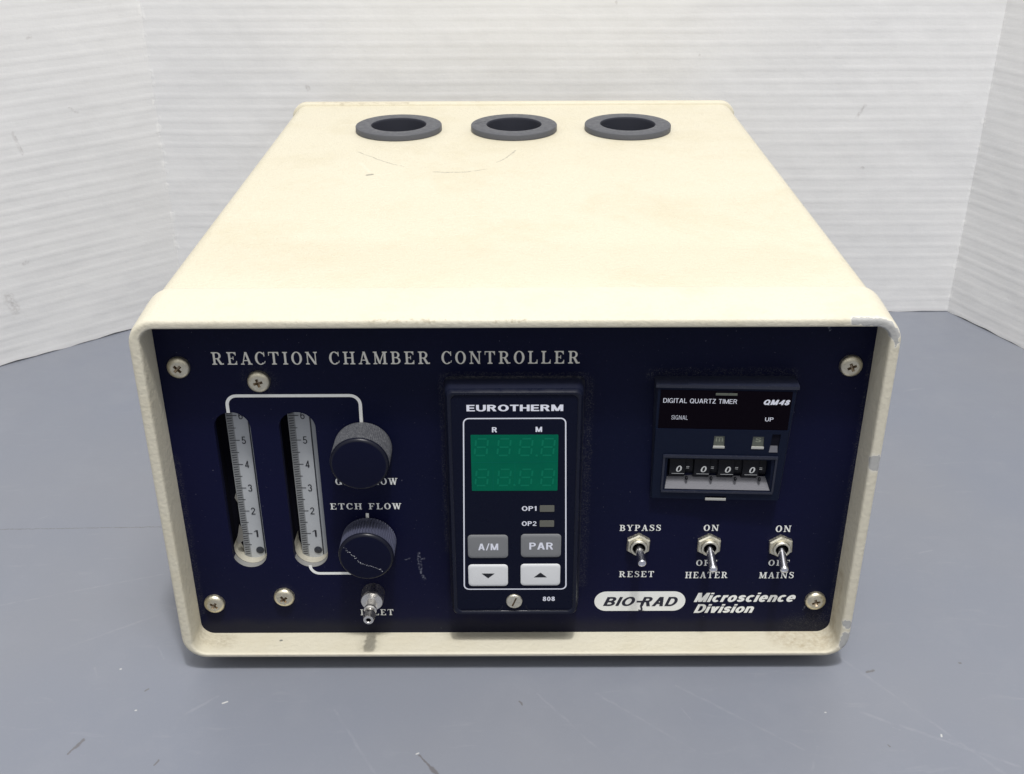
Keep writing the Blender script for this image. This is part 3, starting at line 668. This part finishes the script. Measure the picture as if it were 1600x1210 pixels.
# maker's badge and division name
mb = MB()
pill = rr(30.1, 64.7, 11.7, 20.9, 4.55, 10); mb.add([pf(a, b, .03) for a, b in pill], [list(range(len(pill)))[::-1]], 0)
sh = 0.28
text_sans(mb, 'BIO', 12.2, 4.4, 39.5, 16.2, lambda x, z, e: pf(x, z, .05+e), 0.21, sh, 1, .10)
text_sans(mb, 'RAD', 14.4, 4.4, 54.6, 16.1, lambda x, z, e: pf(x, z, .05+e), 0.21, sh, 1, .10)
strip(mb, [(46.2, 16.1), (48.6, 16.1)], 0.8, pf, .09, 1)
strip(mb, [(48.2, 15.6), (48.0, 13.6), (48.3, 12.6), (48.0, 11.6)], 0.75, pf, .10, 1); strip(mb, [(47.0, 12.2), (48.1, 11.7), (49.2, 11.6)], 0.5, pf, .11, 1)
mb.build('maker_badge', [m_ink, m_ink_navy], fpanel, 0, recalc=False)
mb = MB()
text_sans(mb, 'Microscience', 38.6, 4.4, 87.2, 17.95, pf, 0.235, 0.30, 0, .075)
text_sans(mb, 'Division', 23.0, 4.2, 79.7, 12.65, pf, 0.235, 0.30, 0, .075)
mb.build('division_lettering', m_ink, fpanel, 0, recalc=False)

# pan head screws with cross recess
def screw(x, z, ang, r=3.9):
    mb = MB(); n = 40
    cr = []
    a, b = 0.48*r/3.9, 1.6*r/3.9
    for k in range(4):
        t = ang+k*math.pi/2
        for px, pz in ((b, -a), (b, a), (a*1.05, a*1.05)):
            cr.append((px*math.cos(t)-pz*math.sin(t), px*math.sin(t)+pz*math.cos(t)))
    prof = [(r, 0.0), (r, 0.9), (r*.97, 1.3), (r*.88, 1.75), (r*.76, 2.05), (r*.62, 2.2)]
    mb.lathe(prof, x, z, PY, n, 0, cap=False)
    ring = [(r*.62*math.cos(2*math.pi*i/n), r*.62*math.sin(2*math.pi*i/n)) for i in range(n)]
    mb.plate(ring, [cr], lambda u, v: (x+u, PY-2.2, z+v), 0)
    fl = [(u*.45, v*.45) for u, v in cr]
    mb.loft([[(x+u, PY-2.2, z+v) for u, v in cr], [(x+u*.75, PY-1.7, z+v*.75) for u, v in cr], [(x+u, PY-1.2, z+v) for u, v in fl]], 1, False, True, 1)
    return mb.build('screw', [m_nickel, m_recess], root, 40)
for x, z, a in ((-113.8, 116.3, .75), (-87.2, 110.9, .25), (-114.4, 16.2, .95), (-87.6, 19.2, .6), (113.8, 116.1, .4), (113.9, 16.8, .3)): screw(x, z, a)

# flow meters behind the slots
def flow_meter(cx, x0, clip):
    Y = PY+6.0
    mb = MB(); w1 = 7.6
    mb.box(x0, x0+w1, Y, Y+4, 30, 101, 0)
    mb.box(x0+w1, x0+w1+.55, Y+.5, Y+4, 30, 101, 2)
    mb.box(x0+w1+.55, x0+w1+5, Y-.1, Y+4, 30, 101, 3)
    mb.box(x0, x0+2.5, Y-.05, Y, 30, 101, 1)
    o = mb.build('flow_meter', [m_acr, m_acr_band, m_acr_dark, m_acr_edge], root, 30)
    mf = lambda x, z, e=0: (x, Y-.1-e, z)
    mb = MB()
    z1 = 43.8; pz = 10.06
    for k in range(-9, 54):
        z = z1+k*pz/10; l = 3.9 if k % 10 == 0 else (3.1 if k % 5 == 0 else 2.1)
        strip(mb, [(x0+.35, z-.25 if k % 5 else z), (x0+l, z)], 0.26, mf, .02)
    for d in range(1, 7):
        text_sans(mb, str(d), 1.5, 3.0, x0+5.3, z1+(d-1)*pz, mf, 0.13)
    mb.build('scale_marking', m_black_ink, o, 0, recalc=False)
    # float resting at the foot of the tube
    mb = MB(); mb.lathe([(1.5, 0), (1.5, .25), (1.0, .35)], x0+6.0, 36.3, Y, 24, 0); mb.lathe([(.55, .36), (.5, .5)], x0+6.3, 36.0, Y, 12, 0)
    mb.build('float', m_acr_dark, o, 40)
    # cream moulded seat at the lower end of the slot
    mb = MB(); z0, r = 32.8+6.25, 6.25
    arc = [(cx+r*math.cos(math.radians(t)), z0+r*math.sin(math.radians(t))) for t in range(176, 365, 6)]
    arc = [(cx-r, z0+3.2 - (0 if not clip else 1.5))]+arc+[(cx+r, z0+2)]
    n = len(arc)
    mb.add([(a, PY+2.7, b) for a, b in arc]+[(a, PY+10.1, b) for a, b in arc], [(i, i+1, n+i+1, n+i) for i in range(n-1)])
    mb.build('tube_seat', m_putty, o, 40, recalc=False)
    mb = MB(); mb.box(cx-7.4, cx+7.5, PY+10.2, PY+11.2, 26, 104); mb.box(cx-9, cx-7.4, PY+2.7, PY+11.2, 26, 104); mb.box(cx-7.4, cx+7.5, PY+2.7, PY+11.2, 100.5, 104)
    mb.build('dark_backing', m_hole, o, 0)  # black box standing in for the unlit space behind the slot
    if clip:
        mb = MB(); mb.add([(cx-5.4, PY+4.5, 42), (cx-4.6, PY+4.6, 45), (cx-3.9, PY+5.2, 48.5), (cx-3.2, PY+5.8, 46), (cx-3.3, PY+5.5, 41), (cx-4.9, PY+4.4, 40)], [(0, 1, 2, 3, 4, 5)])
        mb.add([(cx-3.7, PY+5.6, 62), (cx-4.3, PY+5.4, 60), (cx-3.2, PY+5.7, 57)], [(0, 1, 2)])
        mb.build('putty_smear', m_smear, o, 0, recalc=False)
    return o
flow_meter(-98.6, -102.2, True)['label'] = 'left flow meter with putty smeared beside its tube'
flow_meter(-75.9, -80.3, False)

# knobs
def knob(x, z, R, L, teeth, depth, mside, fine):
    n = teeth*4
    def mod(i, d, r):
        if d < 1.0 or d > L-1.3: return 1
        return 1-depth*(1 if i % 4 in (0, 1) else 0)
    mb = MB()
    prof = [(R*.96, 0), (R, .4), (R, 1.1)]+[(R, 1.1+(L-2.6)*k/6) for k in range(1, 7)]+[(R, L-1.25), (R*.985, L-.7), (R*.925, L-.05), (R*.90, L)]
    mb.lathe(prof, x, z, PY-.3, n, 0, mis=[0]*(len(prof)-4)+[2]*3, mod=mod, capmi=1)
    o = mb.build('knob', [mside, m_knob_face, m_knob_rim], root, 50)
    return o
k1 = knob(-53.3, 84.7, 10.2, 12.3, 90, 0.022, m_knurl, True); k1['label'] = 'finely knurled black gas knob, unmarked face'
k2 = knob(-53.7, 45.1, 10.0, 11.0, 58, 0.062, m_knob, False); k2['label'] = 'ribbed black etch knob with a scratched pale line across its face'
mb = MB(); fy = PY-.3-11.0
random.seed(3)
pl = [(-7.7, 4.4), (-6.6, 3.2), (-5.2, 1.5), (-3.6, -.3), (-2.0, -2.2), (-.9, -2.9), (.6, -3.4), (2.2, -3.7), (4.0, -4.6), (6.0, -5.9)]
for i in range(len(pl)-1):
    (a, b), (c, d) = pl[i], pl[i+1]
    for k in range(5):
        if random.random() < (.30 if 3 < i < 6 else .12): continue
        t0 = k/5+random.uniform(-.05, .05); t1 = t0+random.uniform(.08, .20)
        j = random.uniform(-.28, .28)
        q = [(-53.7+a+(c-a)*t+j*.6, 45.1+b+(d-b)*t+j) for t in (t0, t1)]
        strip(mb, q, random.uniform(.07, .24), lambda x, z, e: (x, fy-e, z), .03+.002*(i*5+k))
mb.build('scratch', Mat('scratched_plastic', (0.50, 0.51, 0.55), 0.5).done(), k2, 0, recalc=False)

# inlet fitting
mb = MB()
def kn(i, d, r): return 1-(.035 if (i % 4 < 2 and .6 < d < 4.0) else 0)
mb.lathe([(4.25, 0), (4.25, .5), (4.25, .7), (4.25, 4.7), (4.2, 5.4), (3.95, 5.9), (2.1, 6.05), (1.75, 6.3), (1.75, 9.6), (2.0, 10.0), (2.35, 10.3), (2.35, 11.0), (1.85, 11.4), (1.85, 12.6), (2.35, 13.2), (2.3, 13.8), (1.95, 16.0), (1.85, 16.5), (1.0, 16.6), (.85, 16.4), (.85, 13.0)], -53.7, 21.0, PY, 72, 0, mis=[0]*19+[1], capmi=1, mod=kn)
mb.build('inlet_fitting', [m_steel, m_hole], root, 40)

# toggle switches
def toggle(x, z, tx, tz, tl, rot):
    mb = MB()
    mb.lathe([(4.75, 0), (4.75, 1.5), (4.25, 2.05), (3.35, 2.1)], x, z, PY, 6, 0, cap=False, rot=rot)
    # chamfer disc joins hex to bore
    n = 36
    t = mb.build('toggle_nut', m_nut, None, 30)
    mb = MB()
    mb.lathe([(3.3, 0.2), (3.3, 2.2), (3.3, 3.2), (3.05, 3.5), (2.45, 3.5), (2.3, 3.2), (2.3, 1.2)], x, z, PY, n, 0, mis=[0]*5+[1], capmi=1)
    bu = mb.build('bushing', [m_nut, m_hole], None, 40)
    A = Vector((x, PY-1.2, z)); Bv = Vector((tx, PY-tl, tz)); d = (Bv-A).normalized()
    s = d.cross(Vector((1, 0, 0))).normalized(); q = d.cross(s)
    L = (Bv-A).length; mb = MB(); n = 24
    prof = [(1.3, 0), (1.45, L*.3), (1.6, L*.84), (1.62, L*.92), (1.5, L*.965), (1.1, L*1.0), (.55, L*1.015)]
    mb.loft([[tuple(A+d*t_+(s*math.cos(2*math.pi*i/n)+q*math.sin(2*math.pi*i/n))*r) for i in range(n)] for r, t_ in prof], 0, True, True)
    lv = mb.build('lever', m_chrome, None, 50)
    t.name = 'toggle_switch'; t.parent = root; bu.parent = t; lv.parent = t
    return t
toggle(45.4, 43.0, 46.0, 41.2, 10.6, math.radians(28)); toggle(71.5, 42.7, 72.1, 38.0, 10.4, math.radians(30)); toggle(98.0, 42.1, 97.9, 37.5, 10.2, math.radians(34))

# ------------------------------------------------------------------ temperature controller
ex0, ez0 = -.16, 64.2
def er(i, r): return rr(ex0-24+i, ex0+24-i, ez0-48+i, ez0+48-i, r, 6)
mb = MB()
mb.loft([atY(er(-.15, 2.4), PY-.02), atY(er(0.0, 2.4), PY-.6), atY(er(.35, 2.4), PY-5), atY(er(.75, 2.4), PY-7.4), atY(er(1.0, 2.3), PY-8.3), atY(er(1.5, 2.2), PY-DY),
         atY(er(2.2, 2.0), PY-DY), atY(er(2.55, 2.0), PY-DY+.25), atY(er(2.7, 2.0), PY-DY+.5)], 0, False, True, 2, [1, 1, 1, 0, 0, 0, 0, 0])
tc = mb.build('temperature_controller', [m_bez, m_bez_base, m_face], root, 30)
mb = MB()
bo, bi = rr(-18.3, 18.2, 28.6, 100.8, 2.0, 6), rr(-17.85, 17.75, 29.05, 100.35, 1.6, 6)
bo2 = [(x*(1+.0011*(64-z)), z) for x, z in bo]; bi2 = [(x*(1+.0011*(64-z)), z) for x, z in bi]
n = len(bo); mb.add([ef(a, b, .04) for a, b in bo2]+[ef(a, b, .04) for a, b in bi2], [(i, (i+1) % n, n+(i+1) % n, n+i) for i in range(n)])
mb.build('border_line', m_ink_blue, tc, 0, recalc=False)
mb = MB(); text_sans(mb, 'EUROTHERM', 32.6, 2.55, .05, 104.6, ef, 0.21, 0, 0, .09)
mb.build('name_lettering', m_ink_blue, tc, 0, recalc=False)
for t, w, h, x, z, b in (('R', 1.75, 2.0, -6.9, 96.2, .2), ('M', 2.2, 2.0, 8.2, 96.3, .2), ('OP1', 5.2, 2.0, 5.0, 64.2, .19), ('OP2', 5.2, 2.0, 5.0, 57.8, .19), ('808', 4.5, 2.0, 12.4, 24.3, .2)):
    mb = MB(); text_sans(mb, t, w, h, x, z, ef, b); mb.build('lettering', m_ink_blue, tc, 0, recalc=False)
# green display with unlit digits
mb = MB(); q = rr(-15.1, 14.9, 71.7, 94.2, .3, 2); mb.loft([atY(q, PY-DY+.5), atY(q, PY-DY+.38)], 0, False, True)
mb.build('display', m_green, tc, 0)
mb = MB(); df = lambda x, z, e=0: (x, PY-DY+.36-e, z)
def digit(cx, cz, w=4.1, h=6.6, t=.62, sl=.10):
    def pt(x, z): return (cx+x+z*sl, cz+z)
    g = .22; hw, hh = w/2, h/2
    H_ = lambda z: strip(mb, [pt(-hw+t/2+g, z), pt(hw-t/2-g, z)], t, df, .01)
    V_ = lambda x, a, b: strip(mb, [pt(x, a), pt(x, b)], t, df, .01)
    for z in (hh, 0, -hh): H_(z)
    for x in (-hw, hw): V_(x, g+t/2, hh-g-t/2); V_(x, -g-t/2, -hh+g+t/2)
for i, x in enumerate((-11.5, -3.7, 3.8, 11.4)):
    digit(x, 89.4); digit(x, 77.2)
mb.lathe([(.45, 0), (.4, .03)], 7.5, 86.0, PY-DY+.35, 12); mb.lathe([(.45, 0), (.4, .03)], -.2, 74.0, PY-DY+.35, 12)
mb.build('unlit_digits', m_seg, tc, 0, recalc=False)
mb = MB(); strip(mb, [(-14.9, 83.3), (14.8, 83.5)], .16, df, .02); strip(mb, [(-7.6, 83.3), (-7.6, 71.9)], .10, df, .022); strip(mb, [(.0, 83.3), (.0, 71.9)], .10, df, .022)
mb.build('display_seam', m_seam, tc, 0, recalc=False)
for z in (64.2, 57.8):
    mb = MB(); q = rr(8.75, 13.9, z-1.3, z+1.3, .25, 2); mb.loft([atY(q, PY-DY+.5), atY(q, PY-DY+.3)], 0, False, True); mb.build('indicator_lamp', m_led, tc, 0)
def key(x, z, w, h, mat, txt=None, tri=0):
    mb = MB(); Y = PY-DY+.5
    lp = lambda i, y: atY(rr(x-w/2+i, x+w/2-i, z-h/2+i, z+h/2-i, 1.4, 5), y)
    mb.loft([lp(0, Y), lp(.05, Y-.25), lp(.35, Y-.42), lp(1.0, Y-.48)], 0, False, True)
    kf = lambda a, b, e=0: (a, Y-.5-e, b)
    if txt: text_sans(mb, txt, 7.2 if txt == 'A/M' else 8.6, 3.05, x+.1, z+.1, kf, 0.19, 0, 1)
    if tri: mb.add([kf(x-2.4, z-tri*1.0+.1, .03), kf(x+2.4, z-tri*1.0+.1, .03), kf(x, z+tri*1.15+.1, .03)], [(0, 1, 2) if tri > 0 else (0, 2, 1)], 1)
    return mb.build('key', [mat, m_ink_blue if txt else m_black_ink], tc, 30, recalc=False)
key(-9.8, 48.0, 14.5, 10.0, m_btn_grey, 'A/M')['label'] = 'grey key reading A/M'
key(9.3, 48.3, 14.5, 10.0, m_btn_grey, 'PAR')['label'] = 'grey key reading PAR'
key(-9.9, 35.2, 14.5, 9.6, m_btn_white, None, -1)['label'] = 'white key with a down arrow'
key(9.2, 35.4, 14.5, 9.6, m_btn_white, None, 1)['label'] = 'white key with an up arrow'
# slotted release screw in a round boss
mb = MB(); n = 36; Y = PY-DY+.5
mb.lathe([(3.0, 0), (3.0, .5), (2.8, .8), (2.2, .9)], -.4, 23.5, Y, n, 0, cap=False)
ring = [(2.2*math.cos(2*math.pi*i/n), 2.2*math.sin(2*math.pi*i/n)) for i in range(n)]
ta = math.radians(68); sl = [(u*math.cos(ta)-v*math.sin(ta), u*math.sin(ta)+v*math.cos(ta)) for u, v in ((-2.0, -.32), (2.0, -.32), (2.0, .32), (-2.0, .32))]
mb.plate(ring, [sl], lambda u, v: (-.4+u, Y-.9, 23.5+v), 0)
mb.loft([[(-.4+u, Y-.9, 23.5+v) for u, v in sl], [(-.4+u, Y-.2, 23.5+v) for u, v in sl]], 1, False, True, 1)
mb.build('slotted_screw', [m_nut, m_recess], tc, 40)
mb = MB(); a = [(-.4+4.1*math.cos(math.radians(t)), 22.9+4.1*math.sin(math.radians(t))) for t in range(-8, 189, 7)]
pth = [(9, 19.4), (5.2, 19.5)]
strip(mb, [(19.8, 19.25), (5.6, 19.3), (4.6, 19.7)]+[(4.1, 20.6), (3.9, 21.6)], .45, ef, .25); strip(mb, [(-20.0, 19.25), (-6.4, 19.3), (-5.4, 19.7), (-4.9, 20.6), (-4.7, 21.6)], .45, ef, .25)
mb.build('bezel_ridge', m_bez, tc, 0, recalc=False)

# ------------------------------------------------------------------ digital timer (sits slightly askew)
TL = Vector((48.0, PY-5, 111.3)); tx_ = Vector((0.9991067, -0.04224553, -0.00105614)); ty_ = Vector((-0.00182106, -0.06801003, 0.99768298)); tn = Vector((-0.04221947, -0.99678982, -0.06802621))
def qf(s_, t_, h=0): p = TL+tx_*s_+ty_*t_+tn*h; return (p.x, p.y, p.z)
mb = MB()
front = [(0, 0), (47.3, 0), (46.4, -47.4), (1.0, -47.3)]
def base(c): x, y, z = qf(*c); return (x+(0.3 if x > 70 else -.3), PY-.03, z+(-.8 if z < 80 else .8))
lo = [base(c) for c in front]; mid = [qf(*c, -1.2) for c in front]; f1 = [qf(c[0]+(.5 if c[0] < 20 else -.5), c[1]+(-.5 if c[1] > -20 else .5), 0) for c in front]
mb.loft([lo, mid, f1], 0)
mb.plate([(.5, -46.8), (45.9, -46.9), (46.8, -.5), (.5, -.5)], [[(5.3, -42.7), (42.4, -42.7), (41.6, -29.7), (5.5, -29.7)]], lambda a, b: qf(a, b, 0), 1)
tm = mb.build('timer', [m_timer_side, m_timer], root, 30)
# overhanging top lip with two notches
mb = MB()
for a, b in ((-.3, 4.6), (10.6, 32.2), (37.6, 47.6)):
    P8 = [qf(a, .35, -4.0), qf(b, .35, -4.0), qf(b, .35, .35), qf(a, .35, .35), qf(a, -.9, -4.0), qf(b, -.9, -4.0), qf(b, -.9, .35), qf(a, -.9, .35)]
    mb.add(P8, [(0, 1, 2, 3), (4, 7, 6, 5), (0, 4, 5, 1), (3, 2, 6, 7), (0, 3, 7, 4), (1, 5, 6, 2)])
for a, b in ((4.6, 10.6), (32.2, 37.6)):
    P8 = [qf(a, .25, -2.6), qf(b, .25, -2.6), qf(b, .25, .33), qf(a, .25, .33), qf(a, -.9, -2.6), qf(b, -.9, -2.6), qf(b, -.9, .33), qf(a, -.9, .33)]
    mb.add(P8, [(0, 1, 2, 3), (4, 7, 6, 5), (0, 4, 5, 1), (3, 2, 6, 7), (0, 3, 7, 4), (1, 5, 6, 2)])
mb.build('top_lip', m_timer_side, tm, 30)
def qbox(mb, s0, s1, t0, t1, h0, h1, mi=0):
    P8 = [qf(s0, t0, h0), qf(s1, t0, h0), qf(s1, t1, h0), qf(s0, t1, h0), qf(s0, t0, h1), qf(s1, t0, h1), qf(s1, t1, h1), qf(s0, t1, h1)]
    mb.add(P8, [(0, 3, 2, 1), (4, 5, 6, 7), (0, 1, 5, 4), (1, 2, 6, 5), (2, 3, 7, 6), (3, 0, 4, 7)], mi)
mb = MB(); qbox(mb, 1.4, 45.6, -17.2, -1.9, -.3, .25); mb.build('display_window', m_glass_dark, tm, 0)
# lower fascia with the thumbwheel opening
mb = MB()
op = [(5.3, -42.7), (42.4, -42.7), (41.6, -29.7), (5.5, -29.7)]
uni = [[(20.9, -24.2), (24.7, -24.2), (24.5, -19.9), (20.9, -19.9)], [(34.1, -24.2), (38.2, -24.2), (38.0, -19.9), (34.2, -19.9)], [(40.3, -26.1), (43.3, -26.1), (43.6, -18.8), (40.7, -18.8)], [(20.0, -46.4), (27.3, -46.4), (27.3, -45.6), (20.0, -45.6)]]
outl = [(.9, -47.0), (45.9, -47.0), (46.0, -17.3), (.6, -17.3)]
mb.plate(outl, [op]+uni, lambda a, b: qf(a, b, .45), 0)
mb.loft([[qf(a, b, .45) for a, b in outl], [qf(a, b, -.2) for a, b in outl]], 0)
deep = [(6.2, -39.0), (40.9, -39.0), (40.6, -30.8), (6.4, -30.8)]
n = 4
o_ = [qf(a, b, .45) for a, b in op]; d_ = [qf(a, b, -3.0) for a, b in deep]
mb.add(o_+d_, [(0, 1, 5, 4)], 1); mb.add(o_+d_, [(1, 2, 6, 5), (2, 3, 7, 6), (3, 0, 4, 7)], 0)
for u in uni: mb.loft([[qf(a, b, .45) for a, b in u], [qf(a, b, -.1) for a, b in u]], 0)
fa = mb.build('fascia', [m_timer, m_slope], tm, 0, recalc=False)
bm = bmesh.new(); bm.from_mesh(fa.data); bmesh.ops.recalc_face_normals(bm, faces=bm.faces)
bm.to_mesh(fa.data); bm.free()
# raised frame round the opening
mb = MB()
qbox(mb, 3.9, 43.6, -28.9, -27.9, .46, 1.1); qbox(mb, 4.1, 43.4, -44.0, -43.2, .46, 1.0); qbox(mb, 3.9, 4.6, -43.2, -28.9, .46, .9); qbox(mb, 42.9, 43.6, -43.2, -28.9, .46, .9)
mb.build('opening_frame', m_timer_side, tm, 0)
# unit windows m and s, slide switch, release clips
for (s0, s1), ch in (((20.9, 24.7), 'm'), ((34.1, 38.2), 's')):
    mb = MB(); qbox(mb, s0, s1, -24.2, -19.9, -.2, .12, 0); qbox(mb, s0-.1, s1+.1, -24.9, -24.1, .2, .62, 1)
    text_sans(mb, ch, 2.4 if ch == 'm' else 2.0, 2.0, (s0+s1)/2, -21.4, lambda x, z, e: qf(x, z, .12+e), 0.16, 0, 2)
    mb.build('unit_window', [m_olive, m_ledge, m_olive_ink], tm, 0)['label'] = 'small window marked ' + ch
mb = MB(); qbox(mb, 40.3, 43.6, -26.1, -18.8, -.3, .02, 1); mb.add([qf(40.2, -26.2, .62), qf(43.2, -26.2, .62), qf(43.0, -23.6, -.02), qf(40.5, -23.6, -.02)], [(0, 1, 2, 3)], 0)
mb.build('slide_switch', [m_slope, m_hole], tm, 0)
mb = MB(); qbox(mb, 20.0, 27.3, -46.5, -45.4, -.3, .06, 1); qbox(mb, 20.0, 27.3, -47.3, -46.4, .3, .75, 0); mb.build('release_clip', [m_ledge, m_hole, m_olive], tm, 0); mb = MB(); qbox(mb, 19.9, 27.1, -3.4, -2.7, .26, .6, 2); qbox(mb, 20.2, 25.6, -2.6, -2.1, .26, .33, 1)
mb.build('release_clip', [m_ledge, m_hole, m_olive], tm, 0)
# thumbwheels
for k, s_ in enumerate((9.9, 18.6, 27.1, 35.6)):
    mb = MB(); n = 40; R = 7.0; hc = -7.6; tc0 = -34.6; a, b = s_-3.5, s_+2.3
    def ring(s0, r): return [qf(s0, tc0+r*math.sin(2*math.pi*i/n), hc+r*math.cos(2*math.pi*i/n)) for i in range(n)]
    mb.loft([ring(a, R-.3), ring(a+.2, R), ring(b-.2, R), ring(b, R-.3)], 0, True, True)
    mb.loft([ring(b+.1, R-1.2), ring(b+2.7, R-1.2)], 0, True, True)
    w = mb.build('thumbwheel', m_wheel, tm, 40)
    mb = MB()
    def wf(x, z, e=0):
        t = (z-tc0)/R; return qf(x, tc0+(R+e)*math.sin(t), hc+(R+e)*math.cos(t))
    text_sans(mb, '0', 2.0, 2.7, s_, -34.8, wf, 0.17, .15)
    strip(mb, [(s_-2.4, -37.1), (s_+2.0, -37.1)], .28, wf, .05); 
    def wf2(x, z, e=0):
        t = (z-tc0)/R; return qf(x, tc0+(R-1.2+e)*math.sin(t), hc+(R-1.2+e)*math.cos(t))
    strip(mb, [(s_+2.7, -34.5), (s_+3.7, -34.5)], .25, wf2, .05); strip(mb, [(s_+2.7, -35.3), (s_+3.7, -35.3)], .25, wf2, .05)
    mb.build('numeral', m_ink, w, 0, recalc=False)
    mb = MB(); p = qf(s_+3.0, -39.0, -1.1)
    for lat in range(1): pass
    loops = []
    for j in range(1, 8):
        ph = math.pi*j/8; loops.append([(p[0]+.55*math.sin(ph)*math.cos(2*math.pi*i/14), p[1]+.55*math.cos(ph)*1.6, p[2]+.75*math.sin(ph)*math.sin(2*math.pi*i/14)) for i in range(14)])
    mb.loft(loops, 0, True, True); mb.build('stop_pin', m_wheel, w, 40)
mb = MB(); qbox(mb, 5.6, 41.4, -42.5, -29.5, -15.5, -15.0); mb.build('wheel_housing', m_hole, tm, 0)
for t, w, h, x, z, b, s_ in (('DIGITAL QUARTZ TIMER', 24.9, 1.9, 14.9, -5.95, .13, 0), ('QM48', 8.8, 2.15, 40.7, -6.0, .24, .22), ('SIGNAL', 5.6, 1.75, 8.45, -12.7, .10, 0), ('UP', 2.8, 1.6, 38.9, -12.85, .15, 0)):
    mb = MB(); text_sans(mb, t, w, h, x, z, lambda a, b2, e: qf(a, b2, .25+e), b, s_, 0, .2 if t == 'SIGNAL' else .13); mb.build('lettering', m_ink_blue, tm, 0, recalc=False)
